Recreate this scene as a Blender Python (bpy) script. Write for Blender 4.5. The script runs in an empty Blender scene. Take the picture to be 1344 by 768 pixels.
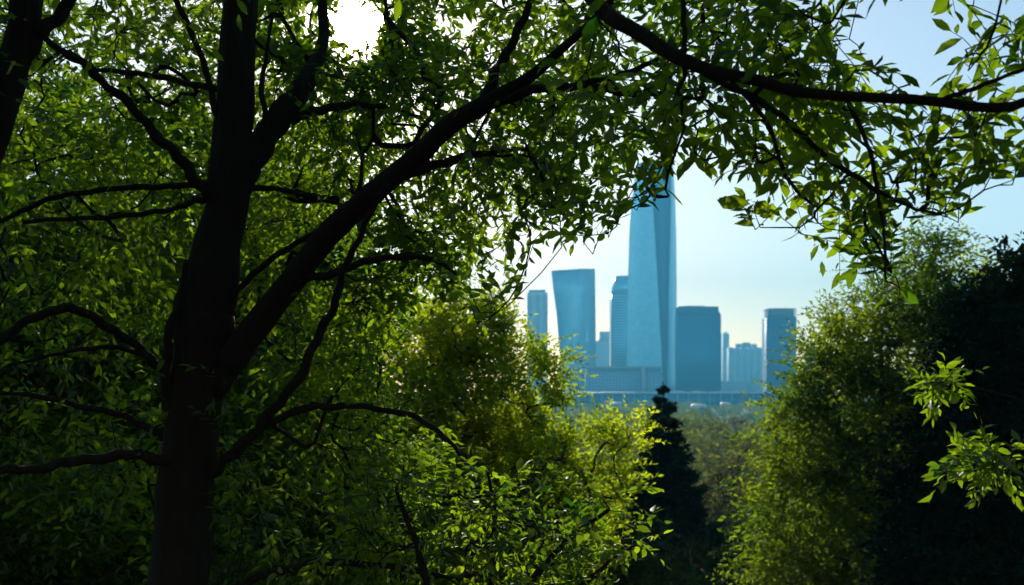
import bpy, math, random
import numpy as np
from mathutils import Vector

R = np.random.RandomState(7)
random.seed(7)
sc = bpy.context.scene
col = sc.collection

# ------------------------------------------------------------------ frame
F, CX, HY, EYE = 1320.0, 672.0, 505.0, 1.6
def at(px, py, Y):
    return np.array([(px - CX) / F * Y, Y, EYE + (HY - py) / F * Y])
def proj(P):
    P = np.atleast_2d(P)
    Y = np.maximum(P[:, 1], .01)
    return CX + P[:, 0] / Y * F, HY - (P[:, 2] - EYE) / Y * F
SUN = np.array([(467 - CX) / F, 1.0, (HY - 32) / F]); SUN /= np.linalg.norm(SUN)
SUN_EL = math.asin(SUN[2]); SUN_AZ = math.atan2(SUN[0], SUN[1])
PLAIN = -26.0
def gh(x, y):
    x = np.asarray(x, float); y = np.asarray(y, float)
    yy = np.maximum(y, 0)
    h = PLAIN * (1 - np.exp(-yy / 45.0))
    w = np.exp(-((np.hypot(x, y) - 30) / 260.0) ** 2)
    return h + w * (.35 * np.sin(x * .31 + 1) * np.cos(y * .27) + .18 * np.sin(x * .9 + y * .7))

# ------------------------------------------------------------------ helpers
class MB:
    def __init__(s): s.v = []; s.f = {}; s.n = 0; s.t = {}
    def add(s, v, f, tint=None):
        v = np.asarray(v, float).reshape(-1, 3); f = np.asarray(f, int)
        k = f.shape[1]
        s.f.setdefault(k, []).append(f + s.n)
        s.t.setdefault(k, []).append(np.zeros(len(f)) if tint is None else np.asarray(tint, float))
        s.v.append(v); s.n += len(v)
    def more(s, f, base, tint=None):
        f = np.asarray(f, int); k = f.shape[1]
        s.f.setdefault(k, []).append(f + base)
        s.t.setdefault(k, []).append(np.zeros(len(f)) if tint is None else np.asarray(tint, float))
    def box(s, a, b, tint=None):
        x0, y0, z0 = a; x1, y1, z1 = b
        s.add([(x0,y0,z0),(x1,y0,z0),(x1,y1,z0),(x0,y1,z0),(x0,y0,z1),(x1,y0,z1),(x1,y1,z1),(x0,y1,z1)],
              [(0,3,2,1),(4,5,6,7),(0,1,5,4),(1,2,6,5),(2,3,7,6),(3,0,4,7)])
    def loft(s, rings, cap=True):
        rings = [np.asarray(r, float) for r in rings]
        n = len(rings[0]); base = s.n
        f = []
        for k in range(len(rings) - 1):
            for i in range(n):
                j = (i + 1) % n
                f.append((k*n+i, k*n+j, (k+1)*n+j, (k+1)*n+i))
        s.add(np.concatenate(rings), f)
        if cap:
            c = (len(rings) - 1) * n
            s.more([[c + i for i in range(n)]], base)
            s.more([[n - 1 - i for i in range(n)]], base)
    def tube(s, pts, rad, sides=6, wob=0.0):
        pts = np.asarray(pts, float); rad = np.asarray(rad, float)
        t = np.gradient(pts, axis=0); t /= np.linalg.norm(t, axis=1)[:, None] + 1e-9
        u = np.cross(t[0], [0.3, 1, 0.2]); u /= np.linalg.norm(u)
        rings = []
        a = np.arange(sides) * 2 * math.pi / sides
        ph = R.rand(4) * 6.28
        for i in range(len(pts)):
            u = u - t[i] * (u @ t[i]); u /= np.linalg.norm(u) + 1e-9
            w = np.cross(t[i], u)
            r = rad[i] * np.ones(sides)
            if wob:
                r = r * (1 + wob * (np.sin(2*a + ph[0] + i*.11) * .5 + .5*np.sin(3*a + ph[1] + i*.23) + .35*np.sin(5*a + ph[2] - i*.31)))
            rings.append(pts[i] + r[:, None] * (np.cos(a)[:, None] * u + np.sin(a)[:, None] * w))
        s.loft(rings)
    def build(s, name, mat, parent=None, smooth=False):
        me = bpy.data.meshes.new(name)
        v = np.concatenate(s.v) if s.v else np.zeros((0, 3))
        me.vertices.add(len(v)); me.vertices.foreach_set('co', v.astype(np.float32).ravel())
        tot, st, loops, tints, p = [], [], [], [], 0
        for k in sorted(s.f):
            f = np.concatenate(s.f[k]); n = len(f)
            loops.append(f.ravel()); st.append(p + np.arange(n) * k); tot.append(np.full(n, k)); p += n * k
            tints.append(np.concatenate(s.t[k]))
        loops = np.concatenate(loops); st = np.concatenate(st); tot = np.concatenate(tot)
        me.loops.add(len(loops)); me.loops.foreach_set('vertex_index', loops.astype(np.int32))
        me.polygons.add(len(st)); me.polygons.foreach_set('loop_start', st.astype(np.int32))
        me.polygons.foreach_set('loop_total', tot.astype(np.int32))
        me.update(calc_edges=True)
        tt = np.concatenate(tints)
        if tt.any():
            at_ = me.attributes.new('tint', 'FLOAT', 'FACE'); at_.data.foreach_set('value', tt.astype(np.float32))
        if smooth: me.polygons.foreach_set('use_smooth', np.ones(len(st), bool))
        me.validate()
        me.materials.append(mat)
        o = bpy.data.objects.new(name, me); col.objects.link(o)
        if parent: o.parent = parent
        return o

def tag(o, label=None, cat=None, group=None, kind=None):
    for k, v in (('label', label), ('category', cat), ('group', group), ('kind', kind)):
        if v: o[k] = v
    return o
def empty(name, loc, label, cat, group=None):
    o = bpy.data.objects.new(name, None); col.objects.link(o)
    o.location = [float(c) for c in loc]; o.empty_display_size = .3
    return tag(o, label, cat, group)
def copy_tree(o, parent=None):
    c = o.copy(); col.objects.link(c)
    if parent: c.parent = parent
    for ch in [x for x in bpy.data.objects if x.parent == o]: copy_tree(ch, c)
    return c

# ------------------------------------------------------------------ materials
def mat(name):
    m = bpy.data.materials.new(name); m.use_nodes = True
    nt = m.node_tree; nt.nodes.clear()
    out = nt.nodes.new('ShaderNodeOutputMaterial')
    return m, nt, out
def N(nt, t, **kw):
    n = nt.nodes.new(t)
    for k, v in kw.items(): setattr(n, k, v)
    return n
def math_(nt, op, a, b=None, c=None, clamp=False):
    n = nt.nodes.new('ShaderNodeMath'); n.operation = op; n.use_clamp = clamp
    for i, x in enumerate((a, b, c)):
        if x is None: continue
        if isinstance(x, (int, float)): n.inputs[i].default_value = x
        else: nt.links.new(x, n.inputs[i])
    return n.outputs[0]
def mixc(nt, fac, a, b):
    n = nt.nodes.new('ShaderNodeMix'); n.data_type = 'RGBA'
    for i, x in ((0, fac), (6, a), (7, b)):
        if isinstance(x, (int, float)): n.inputs[i].default_value = x
        elif isinstance(x, tuple): n.inputs[i].default_value = (*x, 1)
        else: nt.links.new(x, n.inputs[i])
    return n.outputs[2]

def leaf_mat(name, dark, light, tr_dark, tr_light, tr=.45, gloss=.05, nscale=.6, rough=.45):
    m, nt, out = mat(name)
    at_ = N(nt, 'ShaderNodeAttribute', attribute_name='tint')
    geo = N(nt, 'ShaderNodeNewGeometry')
    no = N(nt, 'ShaderNodeTexNoise'); no.inputs['Scale'].default_value = nscale; no.inputs['Detail'].default_value = 2
    nt.links.new(geo.outputs['Position'], no.inputs['Vector'])
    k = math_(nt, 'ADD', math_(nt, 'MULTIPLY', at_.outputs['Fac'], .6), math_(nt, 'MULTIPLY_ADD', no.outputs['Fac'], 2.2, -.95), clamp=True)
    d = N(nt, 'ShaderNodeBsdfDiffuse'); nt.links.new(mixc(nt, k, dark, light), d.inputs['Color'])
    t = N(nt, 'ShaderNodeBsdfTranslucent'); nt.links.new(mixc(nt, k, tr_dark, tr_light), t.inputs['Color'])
    mx = N(nt, 'ShaderNodeMixShader'); mx.inputs[0].default_value = tr
    nt.links.new(d.outputs[0], mx.inputs[1]); nt.links.new(t.outputs[0], mx.inputs[2])
    g = N(nt, 'ShaderNodeBsdfGlossy'); g.inputs['Roughness'].default_value = rough; g.inputs['Color'].default_value = (.8, .85, .8, 1)
    mg = N(nt, 'ShaderNodeMixShader'); mg.inputs[0].default_value = gloss
    nt.links.new(mx.outputs[0], mg.inputs[1]); nt.links.new(g.outputs[0], mg.inputs[2])
    nt.links.new(mg.outputs[0], out.inputs['Surface'])
    return m

def bark_mat(name, a, b, scale=6.0):
    m, nt, out = mat(name)
    p = N(nt, 'ShaderNodeBsdfPrincipled'); p.inputs['Roughness'].default_value = .9
    p.inputs['Specular IOR Level'].default_value = .15
    tc = N(nt, 'ShaderNodeNewGeometry')
    mp = N(nt, 'ShaderNodeMapping'); mp.inputs['Scale'].default_value = (scale*3, scale*3, scale*.5)
    nt.links.new(tc.outputs['Position'], mp.inputs['Vector'])
    no = N(nt, 'ShaderNodeTexNoise'); no.inputs['Scale'].default_value = 1; no.inputs['Detail'].default_value = 6
    nt.links.new(mp.outputs[0], no.inputs['Vector'])
    nt.links.new(mixc(nt, no.outputs['Fac'], a, b), p.inputs['Base Color'])
    bp = N(nt, 'ShaderNodeBump'); bp.inputs['Strength'].default_value = 1; bp.inputs['Distance'].default_value = .05
    nt.links.new(no.outputs['Fac'], bp.inputs['Height']); nt.links.new(bp.outputs[0], p.inputs['Normal'])
    nt.links.new(p.outputs[0], out.inputs['Surface'])
    return m

def facade(name, glass, band, floor_h=4.0, duty=.3, mull=0.0, mduty=.2, rough=.18, metal=.55, mixamt=1.0, spec=.5):
    """curtain wall: floor bands by height and mullions along the wall."""
    m, nt, out = mat(name)
    tc = N(nt, 'ShaderNodeTexCoord'); sp = N(nt, 'ShaderNodeSeparateXYZ')
    nt.links.new(tc.outputs['Object'], sp.inputs[0])
    b = math_(nt, 'LESS_THAN', math_(nt, 'FRACT', math_(nt, 'DIVIDE', sp.outputs[2], floor_h)), duty)
    if mull:
        s = math_(nt, 'ADD', sp.outputs[0], math_(nt, 'MULTIPLY', sp.outputs[1], .83))
        b2 = math_(nt, 'LESS_THAN', math_(nt, 'FRACT', math_(nt, 'DIVIDE', s, mull)), mduty)
        b = math_(nt, 'MAXIMUM', b, b2)
    b = math_(nt, 'MULTIPLY', b, mixamt)
    no = N(nt, 'ShaderNodeTexNoise'); no.inputs['Scale'].default_value = .05; no.inputs['Detail'].default_value = 4
    nt.links.new(tc.outputs['Object'], no.inputs['Vector'])
    wn = N(nt, 'ShaderNodeTexWhiteNoise'); sn = N(nt, 'ShaderNodeVectorMath', operation='SNAP'); sn.inputs[1].default_value = (5, 5, floor_h)
    nt.links.new(tc.outputs['Object'], sn.inputs[0]); nt.links.new(sn.outputs[0], wn.inputs['Vector'])
    v = math_(nt, 'ADD', math_(nt, 'MULTIPLY_ADD', no.outputs['Fac'], .2, .85), math_(nt, 'MULTIPLY_ADD', wn.outputs['Value'], .16, -.08))
    hs = N(nt, 'ShaderNodeHueSaturation'); hs.inputs['Color'].default_value = (*glass, 1); nt.links.new(v, hs.inputs['Value'])
    p = N(nt, 'ShaderNodeBsdfPrincipled')
    nt.links.new(mixc(nt, b, hs.outputs[0], band), p.inputs['Base Color'])
    p.inputs['Metallic'].default_value = metal
    nt.links.new(math_(nt, 'MULTIPLY_ADD', b, .35, rough), p.inputs['Roughness'])
    p.inputs['Specular IOR Level'].default_value = spec
    nt.links.new(p.outputs[0], out.inputs['Surface'])
    return m
def plain(name, c, rough=.7, metal=0.0, var=.2, scale=.4):
    m, nt, out = mat(name)
    p = N(nt, 'ShaderNodeBsdfPrincipled'); p.inputs['Roughness'].default_value = rough; p.inputs['Metallic'].default_value = metal
    tc = N(nt, 'ShaderNodeTexCoord'); no = N(nt, 'ShaderNodeTexNoise'); no.inputs['Scale'].default_value = scale; no.inputs['Detail'].default_value = 4
    nt.links.new(tc.outputs['Object'], no.inputs['Vector'])
    nt.links.new(mixc(nt, no.outputs['Fac'], tuple(x*(1-var) for x in c), tuple(min(1, x*(1+var)) for x in c)), p.inputs['Base Color'])
    nt.links.new(p.outputs[0], out.inputs['Surface'])
    return m

M = {}
M['bark'] = bark_mat('dark_bark', (.010, .008, .007), (.034, .028, .022))
M['bark2'] = bark_mat('grey_bark', (.035, .028, .022), (.085, .07, .055), 3)
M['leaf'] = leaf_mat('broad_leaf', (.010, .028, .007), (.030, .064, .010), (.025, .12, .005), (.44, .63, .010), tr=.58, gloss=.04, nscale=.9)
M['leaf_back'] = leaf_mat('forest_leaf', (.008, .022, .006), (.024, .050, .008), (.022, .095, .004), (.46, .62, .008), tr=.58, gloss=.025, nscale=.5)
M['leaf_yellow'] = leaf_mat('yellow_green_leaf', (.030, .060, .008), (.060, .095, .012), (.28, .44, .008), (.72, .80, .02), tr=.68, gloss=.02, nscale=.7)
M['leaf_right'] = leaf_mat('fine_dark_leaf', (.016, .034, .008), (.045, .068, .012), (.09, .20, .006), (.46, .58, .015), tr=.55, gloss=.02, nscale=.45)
M['leaf_olive'] = leaf_mat('olive_leaf', (.050, .075, .022), (.095, .115, .035), (.16, .24, .03), (.38, .44, .06), tr=.40, gloss=.02, nscale=.2)
M['leaf_brown'] = leaf_mat('brownish_leaf', (.060, .055, .025), (.100, .085, .040), (.14, .13, .03), (.26, .22, .06), tr=.22, gloss=.02, nscale=.3)
M['needle'] = leaf_mat('spruce_needle', (.006, .016, .008), (.014, .028, .012), (.01, .03, .01), (.03, .06, .015), tr=.15, gloss=.0, nscale=.5)
M['wood'] = leaf_mat('far_wood_leaf', (.050, .080, .025), (.100, .120, .040), (.16, .24, .04), (.36, .42, .07), tr=.36, gloss=.0, nscale=.03)

# ------------------------------------------------------------------ foliage engine
LEAF_T = np.array([(0,0,0),(.30,.17,.035),(.62,.185,.045),(1,0,-.03),(.62,-.185,.045),(.30,-.17,.035),(.30,0,0),(.62,0,.0)])
LEAF_F3 = np.array([(0,6,1),(0,5,6),(7,3,2),(7,4,3)]); LEAF_F4 = np.array([(6,7,2,1),(5,4,7,6)])
SM_T = np.array([(0,0,0),(.5,.24,.05),(1,0,-.04),(.5,-.24,.05)]); SM_F = np.array([(0,3,2),(0,2,1)])

def unit(v): return v / (np.linalg.norm(v, axis=-1, keepdims=True) + 1e-9)
SUNGAP = 27.0
def leaves(mb, P, D, U, L, tint, big=True, wr=1.0, gap=True):
    D = unit(D); S = unit(np.cross(D, U)); Nn = np.cross(S, D)
    if gap:                                                    # leaves over the sun disc are cut away, standing in for its glare
        px, py = proj(P + D * L[:, None] * .5)
        k = np.hypot(px - 467, py - 32) > SUNGAP + R.rand(len(P)) ** 1.5 * 24
        P, D, S, Nn, L, tint = P[k], D[k], S[k], Nn[k], L[k], tint[k]
    T = LEAF_T if big else SM_T
    n, k = len(P), len(T)
    if n == 0: return
    W = wr * (0.85 + .3 * R.rand(n))
    W = wr * (.7 + .55 * R.rand(n)); curl = (R.randn(n) * .16)[:, None, None]; fold = (.4 + 2.2 * R.rand(n))[:, None, None]
    up = fold * T[None, :, 2:] - curl * T[None, :, :1] ** 2
    bend = (R.randn(n) * .10)[:, None, None] * T[None, :, :1] ** 2
    V = P[:, None] + L[:, None, None] * (T[None, :, :1] * D[:, None] + (T[None, :, 1:2] * W[:, None, None] + bend) * S[:, None] + up * Nn[:, None])
    off = (np.arange(n) * k)[:, None, None]
    base = mb.n
    if big:
        mb.add(V, (LEAF_F3[None] + off).reshape(-1, 3), np.repeat(tint, 4) + .001)
        mb.more((LEAF_F4[None] + off).reshape(-1, 4), base, np.repeat(tint, 2) + .001)
    else:
        mb.add(V, (SM_F[None] + off).reshape(-1, 3), np.repeat(tint, 2) + .001)

def sprays(mb, tw, A, D, n, length, leaf, big=True, droop=.35, twig_r=.0025, wr=1.0, flat=.7, lift=0.0, spread=.9):
    """leafy twigs: n alternate leaves on each twig that starts at A and runs along D."""
    D = unit(D); K = len(A)
    side = unit(np.cross(D, np.array([0, 0, 1.]) + .35 * R.randn(K, 3)))
    ln = length * (.65 + .7 * R.rand(K))
    down = np.array([0, 0, -1.])
    tt = R.rand(K)
    for i in range(n):
        s = (i + .6) / n
        P = A + D * (ln * s)[:, None] + down * (droop * ln * s * s)[:, None]
        T = unit(D + down * (2 * droop * s))
        if i == n - 1: d = T + .18 * R.randn(K, 3)
        else:
            sg = 1 if i % 2 else -1
            d = T * (.75) + side * sg * spread + .28 * R.randn(K, 3) + down * (.25 - lift)
        U = np.array([0, 0, 1.]) * flat + (1 - flat) * 1.6 * R.randn(K, 3) + .2 * T
        keep = R.rand(K) > .10
        leaves(mb, P[keep], d[keep], U[keep], leaf * (.55 + .75 * R.rand(keep.sum())) * (1 - .25 * abs(s - .5)), np.clip(tt[keep] * .6 + .4 * R.rand(keep.sum()), 0, 1), big, wr)
    if tw is not None:
        for k in range(K):
            s = np.array([0, .35, .7, 1.])
            pts = A[k] + np.outer(s * ln[k], D[k]) + np.outer(droop * ln[k] * s * s, down)
            tw.tube(pts, [twig_r * 1.3, twig_r, twig_r * .8, twig_r * .5], 3)

def spline(ctrl, per=6):
    c = np.asarray(ctrl, float); n = len(c)
    if n < 3: per = per * 2
    out = []
    for i in range(n - 1):
        p0 = c[max(i-1, 0)]; p1 = c[i]; p2 = c[i+1]; p3 = c[min(i+2, n-1)]
        for t in np.arange(per) / per:
            out.append(.5 * ((2*p1) + (p2-p0)*t + (2*p0-5*p1+4*p2-p3)*t*t + (3*p1-p0-3*p2+p3)*t**3))
    out.append(c[-1]); return np.array(out)

def grow(nodes, nrad, anchors, step=.22, r0=.003, pw=.42, jit=.05, sag=.12):
    """join every anchor to the nearest wood; returns chains (points, radii) and the direction each ends in."""
    nodes = np.asarray(nodes, float)
    cap = len(nodes) + sum(int(3 + 40) for _ in anchors)
    P = np.zeros((cap, 3)); P[:len(nodes)] = nodes; n = len(nodes)
    lim = np.full(cap, 9.0); lim[:n] = nrad
    par = np.full(cap, -1); cnt = np.zeros(cap)
    pen = np.zeros(cap); n0 = n
    d0 = np.array([np.min(np.sum((nodes - a) ** 2, 1)) for a in anchors])
    chains = []; dirs = np.zeros((len(anchors), 3))
    grow.order = np.argsort(d0)
    for ai in grow.order:
        a = anchors[ai]
        d = np.sqrt(np.sum((P[:n] - a) ** 2, 1)) + pen[:n]
        j = int(np.argmin(d)); v = a - P[j]; L = np.linalg.norm(v)
        m = max(2, min(40, int(L / step) + 1))
        s = np.linspace(0, 1, m + 1)[1:]
        if par[j] >= 0: t0 = unit(P[j] - P[par[j]]) * L
        else: t0 = v * .6 + np.array([0, 0, .35 * L])
        c = P[j] + t0 * .35
        pts = ((1-s)**2)[:, None] * P[j] + (2*s*(1-s))[:, None] * c + (s**2)[:, None] * a
        pts[:-1] += R.randn(m-1, 3) * jit * L * .25 / max(1, m ** .5) + 0
        pts[:, 2] -= sag * L * s * (1 - s)
        idx = np.arange(n, n + m); P[n:n+m] = pts
        par[n] = j; par[n+1:n+m] = idx[:-1]; pen[n:n+m] = pen[j] * .5 + .12 * L * s; n += m
        chains.append((j, idx)); dirs[ai] = pts[-1] - (pts[-2] if m > 1 else P[j])
    for j, idx in chains: cnt[idx[-1]] += 1
    for i in range(n - 1, n0 - 1, -1):
        if par[i] >= n0: cnt[par[i]] += cnt[i]
    rad = r0 * np.maximum(cnt, 1) ** pw
    out = []
    for j, idx in chains:
        pts = np.concatenate([P[j:j+1], P[idx]]); r = rad[idx]
        r = np.minimum(r, lim[j] * .75)
        out.append((pts, np.concatenate([[r[0] * 1.25], r])))
    return out, unit(dirs)

def wood(mb, chains, thick=.012):
    for p, r in chains: mb.tube(p, r, 6 if r[0] > thick else (4 if r[0] > thick * .4 else 3))

def ellip(n, c, r, shell=.5):
    d = unit(R.randn(n, 3)); q = (shell + (1 - shell) * R.rand(n)) if shell else R.rand(n) ** .4
    return np.asarray(c) + d * q[:, None] * np.asarray(r)

# ================================================================== THE FRONT TREE
Y0 = 7.5
def limb_px(ctrl, per=6, kink=1.0):
    """ctrl rows: px, py, width px, distance"""
    pts = np.array([np.append(at(a, b, d), w * d / F * .5) for a, b, w, d in ctrl])
    s = spline(pts, per); n = len(s)
    k = np.linspace(0, n / per * 2.2, n)
    for ax in range(3):                                        # living wood: small kinks and uneven girth
        a, b = R.rand(2) * 6.28
        s[:, ax] += kink * s[:, 3] * (.28 * np.sin(k * 1.9 + a) + .22 * np.sin(k * 4.3 + b)) * np.minimum(1, np.arange(n) / 6.) + kink * R.randn(n) * s[:, 3] * .05
    s[:, 3] *= 1 + kink * (.06 * np.sin(k * 3.1 + R.rand() * 6) + .04 * R.randn(n))
    return s[:, :3], np.maximum(s[:, 3], .003)

base = np.array([at(236, 800, 7.5)[0], 7.5, float(gh(at(236, 800, 7.5)[0], 7.5))])
front = empty('canopy_tree', base, 'large dark broadleaf tree with forked trunk whose limb arches over the skyline', 'tree')
def under(o, root):
    o.parent = root; o.matrix_parent_inverse = root.matrix_world.inverted() if False else o.matrix_parent_inverse
    return o
class Root:
    """parts are written in world coordinates and shifted under the thing's base"""
    def __init__(s, e): s.e = e; s.o = np.array(e.location)
    def put(s, mb, name, m, smooth=False, parent=None):
        mb.v = [np.concatenate(mb.v) - s.o]
        return mb.build(name, m, parent or s.e, smooth)
fr = Root(front)
gz = base[2] - .4
px_of = lambda z, Y: HY - (z - EYE) / Y * F
trunk_c = [(222, px_of(gz, Y0), 150, Y0), (224, px_of(gz + .5, Y0), 104, Y0), (230, 1000, 86, Y0), (234, 860, 80, Y0), (236, 768, 79, Y0), (240, 690, 76, Y0), (246, 607, 71, Y0), (259, 520, 69, Y0),
           (268, 440, 76, Y0), (271, 390, 76, Y0), (288, 312, 58, Y0), (300, 250, 54, Y0), (307, 156, 51, Y0), (312, 60, 47, Y0),
           (316, -40, 44, Y0), (322, -160, 36, Y0), (330, -300, 26, Y0 - .1), (336, -420, 14, Y0 - .2)]
nodes, nrad = [], []
def add_wood(p, r): nodes.append(p); nrad.append(r)
p, r = limb_px(trunk_c, 7, .12)
mb = MB(); mb.tube(p, r, 22, .035); fr.put(mb, 'trunk', M['bark'], True)
add_wood(p[20:], r[20:])
limbs = [
 # the big right limb and its forks
 [(272,515,44,7.5),(292,488,42,7.45),(320,450,40,7.4),(370,385,36,7.3),(430,310,34,7.15),(480,262,31,7.0),(540,212,28,6.85),(590,165,26,6.7),(635,137,23,6.6),(690,105,16,6.45),(740,62,12,6.3),(790,15,10,6.2),(835,-45,7,6.0)],
 [(630,140,14,6.6),(700,120,12,6.4),(754,112,10,6.2),(800,118,9,6.1),(848,125,8,6.0),(905,118,5,5.8)],
 [(754,112,8,6.2),(800,102,8,6.1),(848,86,7,6.0),(890,60,4,5.8)],
 [(628,142,16,6.6),(645,110,14,6.6),(665,68,12,6.6),(690,20,10,6.6),(704,-30,7,6.6)],
 [(525,228,16,6.9),(560,222,13,6.8),(598,208,11,6.75),(630,202,9,6.7),(657,199,5,6.7)],
 [(370,388,12,7.3),(400,368,11,7.2),(452,354,10,7.1),(504,338,9,7.0),(566,341,7,6.9),(600,360,5,6.9)],
 # upper fork
 [(300,262,40,7.5),(322,228,37,7.5),(345,185,34,7.55),(385,130,30,7.6),(408,95,22,7.7),(424,48,15,7.8),(420,-40,12,7.9)],
 [(382,158,14,7.6),(410,147,12,7.6),(452,138,10,7.6),(504,140,6,7.6)],
 [(340,196,8,7.5),(347,160,8,7.4),(344,110,7,7.4),(350,70,5,7.3),(358,20,4,7.3)],
 # low right
 [(262,625,20,7.5),(290,612,15,7.4),(330,570,14,7.3),(375,520,13,7.2),(415,450,12,7.1),(440,395,11,7.0),(455,345,9,6.9),(480,295,8,6.8),(505,240,6,6.7)],
 [(338,562,11,7.3),(400,537,10,7.2),(450,533,9,7.1),(500,537,8,7.0),(550,550,8,6.9),(590,580,6,6.8),(622,622,4,6.8)],
 [(295,400,10,7.5),(312,380,9,7.4),(350,345,8,7.3),(400,312,7,7.2),(450,285,7,7.1),(470,250,6,7.0),(476,200,4,7.0)],
 [(250,800,16,7.5),(323,766,12,7.4),(379,746,11,7.2),(440,738,10,7.0),(520,745,8,6.9),(600,760,5,6.8)],
 # left
 [(292,280,22,7.5),(272,252,17,7.4),(240,215,14,7.3),(200,170,13,7.2),(150,120,12,7.1),(110,86,11,7.0),(70,58,9,6.9),(20,15,7,6.8)],
 [(280,262,10,7.5),(265,262,9,7.4),(230,273,7,7.4),(180,282,7,7.3),(100,287,6,7.2),(30,291,5,7.1)],
 [(292,248,9,7.5),(250,244,8,7.6),(200,245,8,7.7),(130,250,7,7.8),(70,260,7,7.9),(20,281,6,8.0),(-40,310,5,8.1)],
 [(246,590,20,7.5),(226,548,16,7.4),(218,490,14,7.35),(221,440,12,7.3),(236,392,9,7.3),(246,340,6,7.3)],
 [(218,490,12,7.35),(205,478,12,7.3),(177,453,12,7.2),(136,425,12,7.1),(86,404,13,7.0),(40,420,12,6.9),(0,446,12,6.8),(-60,480,10,6.7)],
 [(195,468,6,7.3),(160,458,6,7.3),(126,456,6,7.2),(66,467,5,7.2),(10,480,4,7.1)],
 [(240,588,12,7.5),(217,575,10,7.5),(177,552,9,7.5),(126,537,8,7.4),(50,521,7,7.4),(-20,512,5,7.3)],
 [(246,606,20,7.5),(212,602,15,7.3),(162,597,14,7.2),(101,605,13,7.1),(50,615,12,7.0),(0,618,12,6.9),(-60,625,10,6.8)],
 [(300,180,11,7.5),(281,138,9,7.4),(262,66,8,7.3),(230,0,8,7.2),(215,-40,6,7.2)],
 [(320,245,8,7.5),(360,248,7,7.6),(400,256,6,7.7),(450,270,5,7.8)],
 [(305,120,10,7.5),(240,108,8,7.6),(180,96,7,7.7),(120,92,5,7.8)],
 # the limb that arches over the view
 [(328,-270,34,7.4),(420,-250,30,7.0),(540,-190,26,6.3),(650,-110,23,5.6),(745,-34,21,5.0),(800,20,20,4.7),(860,57,19,4.5),(912,86,17,4.4),(964,99,16,4.3),(1016,112,15,4.25),(1068,124,14,4.2),(1172,129,13,4.1),(1251,136,13,4.05),(1308,142,13,4.0),(1350,133,12,4.0),(1440,110,9,3.9),(1560,100,6,3.8),(1660,70,2.5,3.7)],
 [(905,84,10,4.4),(964,116,9,4.4),(1032,156,8,4.4),(1068,193,7,4.4),(1110,224,7,4.4),(1152,250,6,4.4),(1200,275,4,4.4)],
 [(960,108,7,4.4),(1000,150,6,4.5),(1018,190,5,4.5),(1034,236,5,4.5),(1070,272,4,4.5)],
 [(896,76,8,4.4),(899,40,7,4.4),(894,-10,6,4.4)],
 [(1230,134,7,4.05),(1262,122,7,4.0),(1300,108,6,4.0),(1350,88,5,3.9)],
 [(1110,128,7,4.2),(1135,180,6,4.2),(1150,240,5,4.3),(1160,310,4,4.3),(1163,370,3,4.3)],
 [(640,-115,14,5.6),(760,-110,13,5.3),(900,-95,12,5.0),(1050,-70,10,4.6),(1200,-50,9,4.3),(1320,-20,7,4.0)],
]
for c in limbs:
    p, r = limb_px(c, 6, .35 if c[0][2] > 26 else .9)
    mb = MB(); mb.tube(p, r, 10, .03); fr.put(mb, 'limb', M['bark'], True)
    add_wood(p[2:], r[2:])
nodes = np.concatenate(nodes); nrad = np.concatenate(nrad)
# where its twigs hang: px, py, half width, half height, count, near, far
zones_far = [
 (150,60,190,110,95,6.6,8.6),(420,20,150,110,70,6.4,8.6),(520,120,130,90,80,6.2,8.2),(620,60,120,100,70,5.8,7.6),
 (730,60,100,90,60,5.4,7.0),(830,40,90,80,45,5.0,6.4),(600,250,110,60,45,6.0,7.4),(700,200,90,70,55,5.4,6.8),(770,190,80,75,45,5.2,6.4),
 (500,330,120,70,70,6.2,7.8),(420,420,120,80,50,6.4,8.0),(400,220,90,90,50,7,8.6),(120,250,180,90,80,6.6,8.6),(90,400,150,100,60,6.6,8.8),
 (120,570,170,90,60,6.4,8.8),(420,590,160,80,60,6.2,8.0),(330,700,250,80,40,6.4,8.6),(570,310,60,30,14,6.0,7.2),
 (340,330,70,60,25,7,8.4),(440,500,70,70,25,6.4,8.0),(250,150,90,130,40,7.2,8.8),
]
zones_over = [(300,-260,420,150,130,4.5,9),(760,-260,380,140,110,4,7),(1150,-260,300,130,70,3.5,5.5),(-100,-200,200,200,40,5,8),(467,32,130,85,150,8.2,10.4),(420,150,150,100,80,8.2,10.2),(560,230,120,90,25,7.6,9.4),(120,120,150,110,70,8.4,10.4),(470,480,70,80,70,8.8,10.6),(520,590,70,50,40,8.8,10.4),(420,-60,200,60,60,7.5,9.5)]  # rows above the frame are unseen canopy added to block sky light
zones_near = [
 (660,405,48,34,16,5.2,5.8),(700,285,45,50,20,5.0,5.8),(760,300,50,38,16,4.9,5.6),(835,250,30,32,12,4.7,5.4),(868,232,24,30,10,4.6,5.2),
 (900,130,70,90,60,4.4,5.4),(960,60,80,60,50,4.2,5.2),(1050,60,70,70,42,4.1,5.0),(1030,160,80,60,42,4.2,5.0),(990,215,60,40,18,4.3,4.9),
 (1110,190,70,55,36,4.1,4.8),(1150,260,60,40,24,4.1,4.7),(1075,295,55,24,13,4.2,4.7),(1125,330,42,30,12,4.2,4.6),(1165,385,24,36,9,4.2,4.5),
 (1220,215,60,40,20,4.0,4.5),(1255,285,36,18,8,4.0,4.4),(1230,160,70,30,18,3.9,4.4),(1310,210,40,50,15,3.8,4.3),(1290,60,50,60,15,3.8,4.3),
 (1330,110,30,40,10,3.8,4.2),(1095,20,50,40,16,4.0,4.6),(1005,300,24,12,4,4.3,4.6),(1120,110,60,30,18,4.0,4.5),(940,10,80,50,25,4.3,5.2),(1250,-20,90,30,10,3.8,4.3),
 (870,170,40,40,16,4.6,5.3),(790,130,60,60,26,4.8,5.8),
]
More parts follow.
